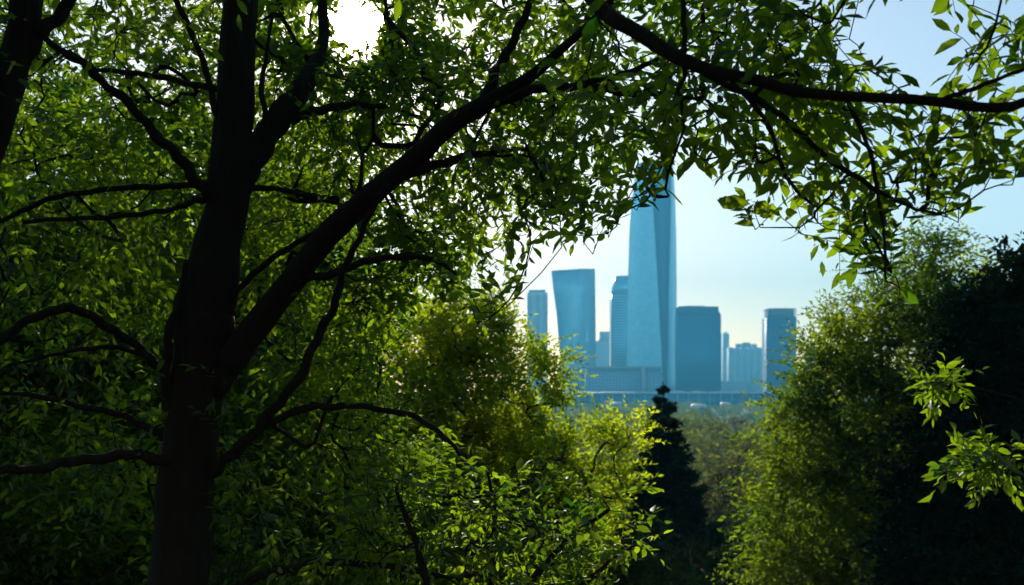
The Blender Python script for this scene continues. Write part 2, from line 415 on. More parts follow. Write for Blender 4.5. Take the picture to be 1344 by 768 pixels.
CLEAR = np.array([(672,480),(690,352),(720,347),(762,366),(790,328),(822,292),(850,268),(890,300),(915,266),(950,262),(968,305),(1010,330),(1045,350),(1060,375),(1095,398),(1115,418),(1150,448),(1190,450),(1192,352),(1235,332),(1262,304),(1312,300),(1292,258),(1400,244),(1400,768),(672,768)], float)
CLEAR_LOW = np.array([(505,540),(545,445),(590,408),(640,455),(700,470),(760,520),(800,640),(690,620),(610,560)], float)
HOLE = np.array([(1140,70),(1165,10),(1205,-40),(1240,20),(1238,66),(1215,85)], float)
def inside(px, py, poly):
    r = np.zeros(len(px), bool); j = len(poly) - 1
    for i in range(len(poly)):
        (xi, yi), (xj, yj) = poly[i], poly[j]
        r ^= ((yi > py) != (yj > py)) & (px < (xj - xi) * (py - yi) / (yj - yi + 1e-9) + xi); j = i
    return r
def open_sky(A, D, ln, droop):
    """twigs that would hang into the openings of the canopy are left out"""
    D = unit(D); ok = np.ones(len(A), bool)
    for q in (0., .5, 1.0, 1.4):
        P = A + D * ln * q; P[:, 2] -= droop * ln * q * q
        px, py = proj(P); ok &= ~(inside(px, py, CLEAR) | inside(px, py, HOLE) | inside(px, py, CLEAR_LOW))
    return ok
def zone_pts(zs, za=0., zb=0., zmul=1.):
    o = []
    for cx, cy, rx, ry, n, a, b in zs:
        n = int(n * zmul * (.8 if cx > 560 and zb > 1 else 1)); a += za; b += zb
        th = R.rand(n) * 6.28; q = np.sqrt(R.rand(n)); Y = a + (b - a) * R.rand(n)
        for k in range(n): o.append(at(cx + rx*q[k]*math.cos(th[k]), cy + ry*q[k]*math.sin(th[k]), Y[k]))
    return np.array(o)
Af, An = np.concatenate([zone_pts(zones_far, .9, 1.7, .9), zone_pts(zones_over)]), zone_pts(zones_near, .15, .6, .5)
px, py = proj(An); An = An[~(inside(px, py, CLEAR) | inside(px, py, HOLE))]
px, py = proj(Af); Af = Af[~(inside(px, py, CLEAR) | inside(px, py, HOLE) | inside(px, py, CLEAR_LOW))]; px, py = proj(Af); Af = Af[np.hypot(px - 467, py - 32) > 44]
A = np.concatenate([Af, An])
chains, dirs = grow(nodes, nrad, A, step=.18, r0=.0026); order = grow.order
tw = MB(); cr = MB()
nf = len(Af)
d = unit(dirs + np.array([0, 0, -.15]) + .35 * R.randn(*dirs.shape))
leafless = []
def leafy(A, D, n, ln, leaf, droop, twigs):
    k = open_sky(A, D, ln, droop)
    D = D.copy(); D[~k] = unit(D[~k] * [.4, .6, 0] + [0, 0, .9]); k = open_sky(A, D, ln * .8, droop)
    if twigs: leafless.append(~k)
    sprays(cr, tw if twigs else None, A[k], D[k], n, ln, leaf, True, droop)
leafy(Af, d[:nf], 11, .42, .112, .35, True)
for k in range(2):
    leafy(Af - dirs[:nf] * .12 + .10 * R.randn(nf, 3), unit(dirs[:nf] + .9 * R.randn(nf, 3)), 7, .30, .105, .35, False)
leafy(An, d[nf:], 8, .30, .114, .35, True)
leafy(An - dirs[nf:] * .08, unit(dirs[nf:] + .8 * R.randn(len(An), 3)), 4, .24, .108, .35, False)
bare = np.concatenate(leafless)
wood(tw, [c for c, ai in zip(chains, order) if not (bare[ai] and c[1][1] < .0028)])      # no bare ends without leaves
fr.put(tw, 'twigs', M['bark'], True)
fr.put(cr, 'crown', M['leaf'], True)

# ================================================================== the leaning tree at the edge of the view
lb = np.array([at(-330, 505, 5.6)[0], 5.6, float(gh(at(-330, 505, 5.6)[0], 5.6))])
left = empty('leaning_tree', lb, 'dark leaning trunk that forks in the top left corner', 'tree')
lr = Root(left)
p, r = limb_px([(-330, px_of(lb[2]-.3, 5.6), 80, 5.6), (-250, 900, 60, 5.6), (-150, 600, 54, 5.6), (-60, 330, 48, 5.6), (-16, 190, 45, 5.6), (14, 100, 43, 5.6), (30, 40, 41, 5.6), (36, -10, 40, 5.6), (50, -120, 34, 5.7), (60, -300, 20, 5.8)], 7, .12)
mb = MB(); mb.tube(p, r, 18, .04); lr.put(mb, 'trunk', M['bark'], True)
nn, nr = [p[20:]], [r[20:]]
for c in ([(22,75,26,5.6),(50,50,20,5.6),(76,20,17,5.6),(108,-14,14,5.6),(160,-80,10,5.7)], [(-8,160,20,5.6),(-60,90,16,5.5),(-120,20,12,5.4)]):
    p, r = limb_px(c); mb = MB(); mb.tube(p, r, 10, .03); lr.put(mb, 'limb', M['bark'], True); nn.append(p); nr.append(r)
A = zone_pts([(60,-60,160,90,60,5.4,6.4),(-40,60,60,120,30,5,6.2),(10,20,60,40,5,5.8,6.4)])
chains, dirs = grow(np.concatenate(nn), np.concatenate(nr), A, step=.18, r0=.0026)
tw = MB(); cr = MB(); wood(tw, chains)
sprays(cr, tw, A, dirs + .4 * R.randn(len(A), 3), 9, .36, .10)
lr.put(tw, 'twigs', M['bark'], True); lr.put(cr, 'crown', M['leaf'], True)

# ================================================================== generic broadleaf trees
def make_tree(name, label, H, rc, zc0, lobes, nanch, perspray, nspray, sl, leaf, m, bark='bark2', tr=.16, droop=.3, r0=.006, big=False, lift=.1, group=None, sag=.1, spread=.9, twig=None, flat=.7, wr=1.0, cat='tree', stems=1, clump=.28, shell=.45):
    """trunk, branches grown to the anchor points of a lumpy crown, leaves on twigs. Base at the origin."""
    root = empty(name, (0, 0, 0), label, cat, group)
    lean = R.randn(2) * .03 * H
    tb = MB(); P, Rr = [], []
    for k in range(stems):
        ln = lean if stems == 1 else R.randn(2) * .16 * H
        zt = H * (.86 if stems == 1 else .6)
        c = [(0,0,-.5,tr*1.5),(0,0,.25,tr*1.08),(ln[0]*.3+R.randn()*.06,ln[1]*.3,zt*.3,tr*.85),(ln[0]*.7+R.randn()*.1,ln[1]*.7,zt*.62,tr*.55),(ln[0],ln[1],zt,tr*.15)]
        s = spline(np.array(c), 7); tb.tube(s[:, :3], s[:, 3], 10 if stems == 1 else 6, .04); P.append(s[8:, :3]); Rr.append(s[8:, 3])
    A = []
    w = np.array([l[3] ** 2 for l in lobes]); w = w / w.sum()
    for (x, y, z, q), ww in zip(lobes, w):
        A.append(ellip(max(3, int(nanch * ww)), (x, y, z), (q, q, q * .78), shell))
    A = np.concatenate(A); A = A[A[:, 2] > zc0]
    chains, dirs = grow(np.concatenate(P), np.concatenate(Rr), A, step=.5, r0=r0, sag=sag)
    wood(tb, chains, .03); tb.build('trunk', M[bark], root, True)
    cr = MB()
    out = unit(A - np.array([0, 0, H * .5]))
    g = globals()['SUNGAP']; globals()['SUNGAP'] = -99.
    for k in range(nspray):
        sprays(cr, None, A + R.randn(*A.shape) * sl * clump, dirs * .7 + out * .4 + .75 * R.randn(*A.shape), perspray, sl, leaf, big, droop, lift=lift, spread=spread, flat=flat, wr=wr)
    globals()['SUNGAP'] = g
    cr.build('crown', m, root, True)
    return root
def lobes_round(H, rc, zb, n, q0=.34, q1=.5):
    o = []
    zc = (H + zb) / 2; rz = (H - zb) / 2
    for i in range(n):
        d = unit(R.randn(3)); q = rc * (q0 + (q1 - q0) * R.rand())
        o.append((d[0]*(rc-q)*1.05, d[1]*(rc-q)*1.05, zc + d[2]*(rz - q*.78), q))
    o.append((0, 0, zc, rc * .45)); return o
def place(o, px, Y, s=1.0, rz=0.0, dz=0.0, label=None, cat=None, group=None):
    x = (px - CX) / F * Y
    o.location = (x, Y, float(gh(x, Y)) + dz); o.scale = (s, s, s); o.rotation_euler = (0, 0, rz)
    tag(o, label, cat, group); return o

G = 'broadleaf trees on the slope behind the front tree'
protos = []
for k in range(3):
    H = 15.0
    protos.append(make_tree('broadleaf_tree', 'x', H, 4.6, 2.5, lobes_round(H, 4.8, 2.5, 15), 680, 9, 6, .85, .19, M['leaf_back'], tr=.13, r0=.0055, group=G, droop=.35))
bg = [ # proto, px, Y, scale, rot, label
 (0, 104, 15.0, 1.05, .3, 'slender-trunked broadleaf tree rising behind the upper left branches'),
 (1, 290, 18.5, 1.06, 1.7, 'broadleaf tree directly under the sun, behind the forked trunk'),
 (2, -120, 18.0, 1.10, 2.9, 'dark broadleaf tree at the left edge behind the leaning trunk'),
 (0, 235, 26.0, 1.25, 4.0, 'tall broadleaf tree showing behind the front trunk'),
 (1, 560, 27.0, .88, 5.1, 'broadleaf tree behind the arching limb, left of the yellow-green tree'),
 (2, 430, 36.0, 1.20, .9, 'distant broadleaf tree glimpsed below the arching limb'),
 (1, 40, 38.0, 1.35, 3.3, 'distant broadleaf tree glimpsed between the low left branches'),
 (2, 320, 15.0, .62, 5.6, 'low broadleaf tree in the gloom at the foot of the forked trunk'),
 (0, 20, 13.0, .56, 2.2, 'low broadleaf tree in the dark lower left corner'),
 (2, 60, 20.0, 1.15, 3.4, 'broadleaf tree crowding behind the leaning trunk and the first branches'),
 (0, 215, 23.0, 1.3, 2.0, 'tall broadleaf tree closing the gap left of the front trunk'),
 (1, 350, 12.6, .45, .4, 'low dark broadleaf tree between the front trunk and the yellow-green tree'),
 (2, 170, 27.0, 1.5, 4.2, 'tallest broadleaf tree filling the upper left behind the branches'),
 (1, 160, 19.0, .72, 1.2, 'low dense broadleaf tree filling the dark left of the forked trunk'),
 (2, 95, 28.0, 1.42, 1.5, 'tall dense broadleaf tree behind the upper left branches, far back'),
 (1, 300, 31.0, 1.45, 2.6, 'tall dense broadleaf tree far back beneath the sun'),
 (0, 395, 33.0, 1.35, .6, 'dense broadleaf tree far back seen through the fork of the trunk'),
 (2, 415, 22.0, .74, 3.9, 'low dense broadleaf tree filling the dark right of the forked trunk'),
 (0, 540, 46.0, 1.25, 2.5, 'farthest broadleaf tree left of the yellow-green tree'),
 (1, 190, 50.0, 1.35, .1, 'farthest broadleaf tree left of the front trunk'),
 (2, -80, 30.0, 1.2, 5.0, 'distant broadleaf tree at the left edge of the view'),
 (0, 330, 52.0, 1.3, 4.6, 'farthest broadleaf tree right behind the front trunk'),
]
for i, (k, px_, Y, s, rz, lab) in enumerate(bg):
    first = not any(b[0] == k for b in bg[:i])
    o = protos[k] if first else copy_tree(protos[k])
    place(o, px_, Y, s, rz, 0, lab)

# unseen trees added around the viewpoint to cut sky light on the foreground
for k, x, y, s_, rz in ((0,-9,-5,.9,.2),(1,8,-6,.95,1.9),(2,0,-11,1.0,3.0),(1,-7,2,.8,4.1),(0,9.5,1.5,.85,5.2),(2,-15,6,1.0,.7),(1,17,5,1.0,2.2),(0,-16,-10,1.1,3.7),(1,-4,-4,.75,1.0),(0,5,-2.5,.8,2.0),(2,-24,0,1.2,4.0),(1,25,-3,1.2,5.0),(0,7,-18,1.3,5.9),(1,-8,-18,1.3,.4),(2,15,-14,1.1,1.1)):
    o = copy_tree(protos[k]); o.location = (x, y, float(gh(x, y)) - .1); o.scale = (s_,)*3; o.rotation_euler = (0, 0, rz)
    tag(o, 'unseen broadleaf tree added around the viewpoint for shade', 'tree', 'unseen shade trees added around the viewpoint')
# ------------------------------------------------------------------ yellow-green tree in the middle
def lob_px(lst, px0, Y, gz):
    o = []
    for px_, py_, rp, dy in lst:
        p_ = at(px_, py_, Y + dy); o.append((p_[0] - (px0 - CX) / F * Y, dy, p_[2] - gz, rp / F * Y))
    return o
Ym = 16.0; pm = 650; gzm = float(gh((pm - CX) / F * Ym, Ym))
lob = lob_px([(612,440,50,0),(645,490,40,.2),(714,535,34,-.3),(560,460,56,.4),(600,540,60,0),(675,560,54,.5),(772,592,46,-.2),(640,650,70,.3),(540,600,60,.3),(815,575,24,-.5),(745,670,60,.4),(640,418,26,-.2),(640,445,40,.1),(692,470,32,.3),(728,490,28,.1),(590,480,50,.6),(590,400,28,.2),(500,680,70,.5),(600,740,70,0),(705,600,46,-.6),(668,514,26,-.6),(795,635,34,-.3),(560,520,40,-.6),(640,710,80,.6),(740,720,66,.5),(560,620,66,.8),(700,650,66,.7),(620,590,60,.9)], pm, Ym, gzm)
yt = make_tree('spreading_tree', 'bright yellow-green tree with fine spreading branches left of the skyline', at(0, 395, Ym)[2] - gzm, 3, 2, lob, 1900, 11, 4, .40, .10, M['leaf_yellow'], tr=.10, r0=.0046, droop=.1, lift=.4, sag=-.05, stems=5, clump=.22, shell=.7)
place(yt, pm, Ym)
# ------------------------------------------------------------------ leafy shrub below it, close by
Ysh = 6.6
sb = np.array([at(620, 0, Ysh)[0], Ysh, float(gh(at(620, 0, Ysh)[0], Ysh))])
sh = empty('leafy_shrub', sb, 'shadowed near shrub with bright leaf sprays poking right below the yellow-green tree', 'shrub')
shr = Root(sh); tb = MB(); nn, nr = [], []
for c in ([(610,px_of(sb[2],Ysh),20,6.6),(600,1000,16,6.6),(570,800,12,6.5),(540,700,8,6.5),(520,640,5,6.4)],
          [(620,px_of(sb[2],Ysh),20,6.6),(640,1000,16,6.6),(680,800,12,6.5),(740,715,8,6.4),(800,668,5,6.3)],
          [(630,px_of(sb[2],Ysh),18,6.6),(670,1000,14,6.6),(730,820,11,6.4),(790,745,7,6.2),(835,715,4,6.1)],
          [(615,px_of(sb[2],Ysh),18,6.6),(620,960,14,6.6),(640,780,10,6.6),(650,690,7,6.6),(640,620,4,6.6)]):
    p, r = limb_px(c); tb.tube(p, r, 7, .03); nn.append(p[6:]); nr.append(r[6:])
shr.put(tb, 'stems', M['bark'], True)
A = zone_pts([(560,700,110,80,60,6.2,7.6),(680,730,100,50,44,6.2,7.4),(600,640,80,40,22,6.3,7.2),(782,662,30,14,7,6.1,6.4),(822,718,26,14,7,6.0,6.3),(760,745,50,30,14,6.0,6.8),(470,740,80,50,30,6.4,7.4)])
chains, dirs = grow(np.concatenate(nn), np.concatenate(nr), A, step=.16, r0=.0022)
tw = MB(); cr = MB(); wood(tw, chains)
sprays(cr, tw, A, dirs + .3 * R.randn(len(A), 3) + np.array([.25, 0, .05]), 10, .34, .10, droop=.2)
sprays(cr, None, A - dirs * .1, dirs + .6 * R.randn(len(A), 3), 7, .25, .09, droop=.2)
shr.put(tw, 'twigs', M['bark'], True); shr.put(cr, 'crown', M['leaf'], True)
# ------------------------------------------------------------------ sapling with two bright sprays, right edge
Yp = 5.4
pb = np.array([at(1430, 0, Yp)[0], Yp, float(gh(at(1430, 0, Yp)[0], Yp))])
sp = empty('sapling', pb, 'sapling reaching in from the right edge with two bright leaf sprays', 'sapling')
spr = Root(sp); tb = MB()
p0, r0_ = limb_px([(1430, px_of(pb[2]-.2, Yp), 16, Yp), (1420, 900, 13, Yp), (1425, 700, 11, Yp), (1410, 560, 8, Yp), (1400, 440, 4, Yp)]); tb.tube(p0, r0_, 8, .02)
stem_wood = tb; nn, nr = [p0[8:]], [r0_[8:]]
for c in ([(1422,680,7,5.4),(1380,640,5,5.3),(1330,622,4,5.2),(1280,610,3,5.1)], [(1412,570,6,5.4),(1350,530,4,5.5),(1290,512,3,5.5),(1240,506,2.5,5.5)]):
    p, r = limb_px(c); stem_wood.tube(p, r, 6); nn.append(p[3:]); nr.append(r[3:])
A = zone_pts([(1286,608,44,20,30,4.9,5.4),(1240,507,26,12,16,5.3,5.7),(1420,470,40,50,12,5,6)])
chains, dirs = grow(np.concatenate(nn), np.concatenate(nr), A, step=.14, r0=.002)
tw = stem_wood; cr = MB(); wood(tw, chains)
sprays(cr, tw, A, dirs + .4 * R.randn(len(A), 3), 9, .15, .080, droop=.1)
sprays(cr, None, A, dirs + .7 * R.randn(len(A), 3), 7, .12, .074, droop=.1)
spr.put(tw, 'stem', M['bark'], True); spr.put(cr, 'crown', M['leaf'], True)

# ------------------------------------------------------------------ the big trees on the right
Yr = 20.0; pr = 1190; gzr = float(gh((pr - CX) / F * Yr, Yr))
lob = lob_px([(1215,345,40,0),(1200,400,60,0),(1250,400,60,.5),(1130,440,50,0),(1180,470,80,.3),(1100,488,40,-.4),(1076,530,36,-.3),(1130,540,80,.2),(1230,520,90,.6),(1060,590,60,-.2),(1150,620,100,.5),(1080,680,80,-.4),(1240,640,110,.8),(1050,740,70,-.3),(1160,740,110,.5),(1290,560,80,1.0),(1085,462,22,-.6),(1046,545,20,-.6),(1270,740,110,.6)], pr, Yr, gzr)
rt = make_tree('feathery_tree', 'big feathery green tree right of the skyline with sunlit left side', at(0, 330, Yr)[2] - gzr, 3.4, 2, lob, 1800, 15, 5, .75, .12, M['leaf_right'], tr=.22, r0=.0048, droop=.12, lift=.2, sag=.05, spread=.7, clump=.13, shell=.85)
place(rt, pr, Yr)
Yq = 17.0; pq = 1400; gzq = float(gh((pq - CX) / F * Yq, Yq))
lob = lob_px([(1390,370,50,0),(1345,430,70,.3),(1420,440,80,.3),(1330,520,70,.2),(1400,560,100,.3),(1300,600,60,0),(1350,660,90,0),(1310,740,90,0),(1285,480,50,.3),(1262,570,50,.2),(1240,660,60,.2),(1235,750,70,0),(1290,420,34,.3),(1420,720,120,.4),(1340,360,24,0)], pq, Yq, gzq)  # left lobes added: near-black leaves stand for the feathery tree's shaded right half
rq = make_tree('evergreen_tree', 'black-green dense tree in the lower right corner, widened to stand for shade on the feathery tree', at(0, 350, Yq)[2] - gzq, 3.4, 2, lob, 1500, 12, 8, .6, .135, M['needle'], tr=.22, r0=.0048, droop=.2, lift=.1)
place(rq, pq, Yq)

# ------------------------------------------------------------------ spruce and the dark trees by it
def make_spruce(name, label, H, rb, nw, m, group=None):
    root = empty(name, (0, 0, 0), label, 'spruce', group)
    tb = MB(); tb.tube([(0,0,-.5),(0,0,H*.3),(.03,0,H*.7),(0,0,H)], [H*.018, H*.014, H*.007, H*.001], 8)
    bb = tb; cr = MB(); An, Dn, ln, lf = [], [], [], []
    for w in range(nw):
        t = (w + .5) / nw; z = H * (.06 + .93 * t); L = rb * (1 - t) ** .9 + .03
        for k in range(int(6 + 5 * (1 - t))):
            a = R.rand() * 6.28; z = H * (.06 + .93 * min(.995, t + (R.rand() - .5) * 1.6 / nw)); l = L * (.7 + .45 * R.rand()); up = .35 * t - .12
            s = np.linspace(0, 1, 6)
            pts = np.stack([np.cos(a)*l*s, np.sin(a)*l*s, z + l*(up*s - .30*s*(1-s)*1.2 + .05*s*s)], 1)
            bb.tube(pts, .012 * H / 12 * (1.05 - s) + .002, 3)
            for q in np.linspace(.15, 1, max(4, int(l / .13))):
                pq_ = np.array([np.cos(a)*l*q, np.sin(a)*l*q, z + l*(up*q - .36*q*(1-q) + .05*q*q)])
                for sg in (-1, 1, 0):
                    An.append(pq_); Dn.append(np.array([np.cos(a), np.sin(a), up*.5]) + sg * 1.0 * np.array([-np.sin(a), np.cos(a), 0]) + .15 * R.randn(3)); ln.append((.22 + .4 * (1-q)) * min(1, l / 1.2) + .04); lf.append(.07 + .25 * min(1, L / 1.0))
    tb.build('trunk', M['bark2'], root, True)
    An = np.array(An); Dn = unit(np.array(Dn)); ln = np.array(ln)
    g = globals()['SUNGAP']; globals()['SUNGAP'] = -99.
    for i in range(7):
        s = (i + .5) / 7
        leaves(cr, An + Dn * (ln * s)[:, None], Dn + .55 * R.randn(*Dn.shape) + np.array([0,0,-.1]), R.randn(*Dn.shape) + np.array([0,0,.8]), np.array(lf) * (.7 + .6 * R.rand(len(An))), R.rand(len(An)), False, .55, gap=False)
    globals()['SUNGAP'] = g
    cr.build('crown', m, root, True)
    return root
Ys = 34.0; ps = 870
gzs = float(gh((ps - CX) / F * Ys, Ys))
s1 = make_spruce('spruce', 'dark pointed spruce standing in front of the tallest tower', at(0, 500, Ys)[2] - gzs, 3.8, 64, M['needle'])
place(s1, ps, Ys)

H = 10.0
dk = make_tree('bushy_tree', 'x', H, 4.6, .5, lobes_round(H, 4.4, .6, 16), 800, 9, 6, .55, .14, M['needle'], tr=.15, r0=.006)
dark_trees = [(912, 40, .72, 0, 580, 'round dark tree just right of the spruce'), (868, 22, .85, .4, 660, 'widest black-green tree before the spruce foot'), (945, 25, .6, 5.1, 715, 'black-green tree under the pale olive round tree'), (1005, 26, .6, 2.9, 725, 'black-green tree at the foot of the feathery tree'), (800, 20, .7, 3.6, 720, 'black-green tree behind the bright shrub sprays'), (880, 16, .9, 1.3, 715, 'lowest black-green tree at the bottom edge of the gap'), (1200, 30, .38, 2.0, 430, 'dark tree glimpsed through the crown of the feathery tree'), (1300, 27, .38, 4.4, 410, 'dark tree glimpsed between the feathery tree and the right corner'), (565, 22, .6, .9, 465, 'dark tree glimpsed through the yellow-green tree'), (715, 27, .45, 5.9, 580, 'dark tree behind the right side of the yellow-green tree'), (832, 28, .85, 1, 635, 'black-green tree left of the spruce foot'), (925, 27, .7, 2.2, 690, 'blackest low tree at the bottom of the gap'), (960, 30, .6, 4, 725, 'black low tree under the brownish bush')]
def place_top(o, px_, Y, ytop, H, rz, label, cat='tree', group=None, smax=9):
    x = (px_ - CX) / F * Y; g = float(gh(x, Y)); s = (at(0, ytop, Y)[2] - g) / H
    o.location = (x, Y, g); o.scale = (s, s, s); o.rotation_euler = (0, 0, rz); tag(o, label, cat, group); return o
for i, (a, Y, s, rz, yt_, lab) in enumerate(dark_trees):
    o = place_top(dk if i == 0 else copy_tree(dk), a, Y, yt_, H, rz, lab, group='dark trees at the foot of the gap')
    o.scale = (o.scale[0] * s, o.scale[1] * s, o.scale[2])
ol = [make_tree('olive_tree', 'x', H, 4.2, .5, lobes_round(H, 4.2, .8, 9, .40, .55), 520, 8, 5, .6, .19, M['leaf_olive'], tr=.16, r0=.008, shell=.85), make_tree('brownish_tree', 'x', H, 4.0, .5, lobes_round(H, 4.2, .8, 9, .40, .55), 520, 8, 5, .6, .17, M['leaf_brown'], tr=.16, r0=.008, shell=.85)]
mids = [(0, 952, 70, 568, .4, 'pale olive round tree in the middle of the gap between the big trees'), (1, 1000, 52, 578, 1.1, 'brownish tree against the left edge of the feathery tree'),
        (0, 985, 58, 590, 3.0, 'olive tree tucked beside the brownish tree'), (1, 940, 130, 553, 2, 'greyish brown tree beyond the pale olive tree'), (0, 1012, 150, 545, 5, 'far olive tree beside the feathery tree edge'),
        (0, 900, 120, 546, 4.1, 'olive tree right behind the spruce tip'), (1, 978, 190, 548, 3.6, 'far brownish tree before the woods'), (0, 820, 150, 548, 1.9, 'olive tree behind the yellow-green tree edge'), (0, 925, 220, 540, .2, 'far olive tree just under the woods edge'), (0, 1040, 80, 560, 2.4, 'olive tree mostly hidden by the feathery tree'), (1, 870, 200, 543, .9, 'far brownish tree peeping past the spruce')]
used = set()
for k, a, Y, yt_, rz, lab in mids:
    o = copy_tree(ol[k]) if k in used else ol[k]; used.add(k)
    place_top(o, a, Y, yt_, H, rz, lab, group='trees in the valley')
# ------------------------------------------------------------------ far woods: one mass
wd = MB()
P, S = [], []
n = 620
Yw = 240 + 900 * R.rand(n) ** .8
pxw = 560 + 640 * R.rand(n)
for Y, q in zip(Yw, pxw):
    x = (q - CX) / F * Y; P.append((x, Y, float(gh(x, Y)))); S.append(9 + 8 * R.rand())
P = np.array(P); S = np.array(S)
TT = R.rand(n)
for k in range(240):
    d = unit(R.randn(n, 3)); d[:, 2] = np.abs(d[:, 2]) - .25
    c = P + d * np.stack([S*.46, S*.46, S*.42], 1) * (.8 + .22 * R.rand(n))[:, None] + np.stack([0*S, 0*S, S * .30], 1)
    leaves(wd, c, R.randn(n, 3), R.randn(n, 3), S * .10, np.clip(R.rand(n) * .3 + TT * .9 - .1, 0, 1), False, 1.3, gap=False)
tag(wd.build('woods', M['wood']), 'hazy far woods between the valley trees and the city', 'woods', kind='stuff')

# ================================================================== GROUND
gx = np.concatenate([-np.geomspace(2600, 40, 26), np.linspace(-36, 36, 49), np.geomspace(40, 2600, 26)])
gy = np.concatenate([-np.geomspace(400, 20, 10), np.linspace(-16, 120, 90), np.geomspace(126, 3200, 34)])
X, Yg = np.meshgrid(gx, gy); Z = gh(X, Yg)
nx, ny = len(gx), len(gy)
i = np.arange((ny-1)*(nx-1)); r_, c_ = i // (nx-1), i % (nx-1)
f = np.stack([r_*nx+c_, r_*nx+c_+1, (r_+1)*nx+c_+1, (r_+1)*nx+c_], 1)
mb = MB(); mb.add(np.stack([X.ravel(), Yg.ravel(), Z.ravel()], 1), f)
m, nt, out = mat('forest_floor')
p_ = N(nt, 'ShaderNodeBsdfPrincipled'); p_.inputs['Roughness'].default_value = .95
geo = N(nt, 'ShaderNodeNewGeometry'); no = N(nt, 'ShaderNodeTexNoise'); no.inputs['Scale'].default_value = .8; no.inputs['Detail'].default_value = 8
nt.links.new(geo.outputs['Position'], no.inputs['Vector'])
nt.links.new(mixc(nt, no.outputs['Fac'], (.02, .03, .012), (.06, .065, .03)), p_.inputs['Base Color']); nt.links.new(p_.outputs[0], out.inputs['Surface'])
tag(mb.build('ground', m, None, True), 'wooded slope falling to the plain below the city', 'ground', kind='structure')

# ================================================================== CITY
exec_city = True
def bx(px_, Y): return (px_ - CX) / F * Y
def bz(py_, Y): return EYE + (HY - py_) / F * Y
class B:
    def __init__(s, name, label, pxc, Y, cat='tower', group=None):
        s.Y = Y; s.x = bx(pxc, Y); s.e = empty(name, (s.x, Y, PLAIN), label, cat, group)
    def X(s, px_): return bx(px_, s.Y) - s.x
    def Z(s, py_): return bz(py_, s.Y) - PLAIN
    def part(s, mb, name, m, parent=None): return mb.build(name, m, parent or s.e)

M['g_main'] = facade('tower_glass', (.26, .72, .95), (.16, .62, .88), 4.2, .2, 0, .12, .28, .5, .35)
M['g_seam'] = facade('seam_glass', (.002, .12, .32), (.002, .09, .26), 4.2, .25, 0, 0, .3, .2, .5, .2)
M['g_dark'] = plain('seam_frame', (.002, .05, .13), .35, .3, .1)
M['g_b'] = facade('ribbed_glass', (.22, .60, .84), (.16, .50, .74), 4.0, .12, 0, .3, .25, .5)
M['g_c'] = facade('banded_glass', (.12, .48, .70), (.34, .66, .80), 5.0, .45, 0, 0, .25, .4)
M['g_f'] = facade('dark_blue_glass', (.015, .24, .42), (.01, .18, .34), 4.0, .3, 4.0, .2, .25, .4)
M['g_j'] = facade('navy_banded_glass', (.004, .09, .24), (.05, .24, .44), 4.2, .38, 0, 0, .5, .2)
M['g_pale'] = facade('pale_housing_wall', (.74, .82, .86), (.52, .68, .76), 3.2, .4, 6.5, .25, .6, .0)
M['g_e'] = facade('office_grid_wall', (.06, .22, .36), (.30, .46, .56), 4.5, .35, 5.0, .3, .4, .1)
M['conc'] = plain('pale_concrete', (.38, .48, .53), .8)
M['roofp'] = plain('white_roof', (.62, .66, .68), .5)
M['steel'] = plain('blue_steel', (.02, .14, .26), .4, .4)
M['lowglass'] = facade('terminal_glass', (.01, .10, .19), (.05, .17, .26), 6.0, .2, 8.0, .12, .2, .3)
M['red'] = plain('red_roof', (.40, .12, .08), .8)
M['cream'] = plain('cream_wall', (.60, .55, .48), .85)

# the tall tapering tower
t = B('skyscraper', 'tallest tapering blue glass tower with a dark corner wedge', 862, 1600, 'skyscraper')
lev = [(530, 825.5, 872.2, 873.6, 893.4), (505, 826, 871.8, 874.0, 893.3), (450, 826.6, 868.9, 875.4, 893.0), (400, 827.2, 866.2, 876.5, 892.7), (350, 828.2, 863.3, 877.6, 892.4), (300, 829.6, 860.3, 878.8, 891.8), (260, 832.4, 857.8, 879.6, 890.4), (230, 836.2, 856.0, 879.6, 888.2), (213, 839.6, 855.0, 879.2, 886.4)]
rings, sl, sr, fac = [], [], [], []
for py_, a, b, c, d_ in lev:
    z = t.Z(py_); w = (d_ - a) / 67.
    pa, pb_, pc, pd = t.X(a), t.X(b), t.X(c), t.X(d_)
    dl = 42 * w
    rings.append([(pa, dl*.95, z), (pb_, 1.5, z), (pc, 1.5, z), (pd, dl*.8, z), (pd - 4, dl*1.9, z), ((pa+pd)/2 + 5, dl*2.3, z), (pa + 6, dl*1.9, z)])
    sl.append((pb_, 1.0, z)); sr.append((pc, 1.0, z)); fac.append(((pb_, 1.45, z), (pc, 1.45, z)))
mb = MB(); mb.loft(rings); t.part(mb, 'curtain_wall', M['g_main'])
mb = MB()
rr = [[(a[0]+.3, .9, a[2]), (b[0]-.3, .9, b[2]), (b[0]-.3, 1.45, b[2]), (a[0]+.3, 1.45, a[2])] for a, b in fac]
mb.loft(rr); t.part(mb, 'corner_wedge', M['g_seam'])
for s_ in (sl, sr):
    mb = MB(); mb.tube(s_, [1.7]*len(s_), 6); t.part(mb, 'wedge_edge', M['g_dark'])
zt = t.Z(213)
mb = MB(); top = np.array(rings[-1]); cen = top.mean(0)
mb.loft([top + (0,0,.01), top*[1.01,1.01,1] + (0,0,4), cen + (top - cen)*.9 + (0,0,4), cen + (top - cen)*.9 + (0,0,.5)], cap=False); t.part(mb, 'crown_parapet', M['steel'])
mb = MB(); mb.box((cen[0]-8, cen[1]-6, zt), (cen[0]+8, cen[1]+8, zt+3.4)); t.part(mb, 'roof_plant', M['conc'])

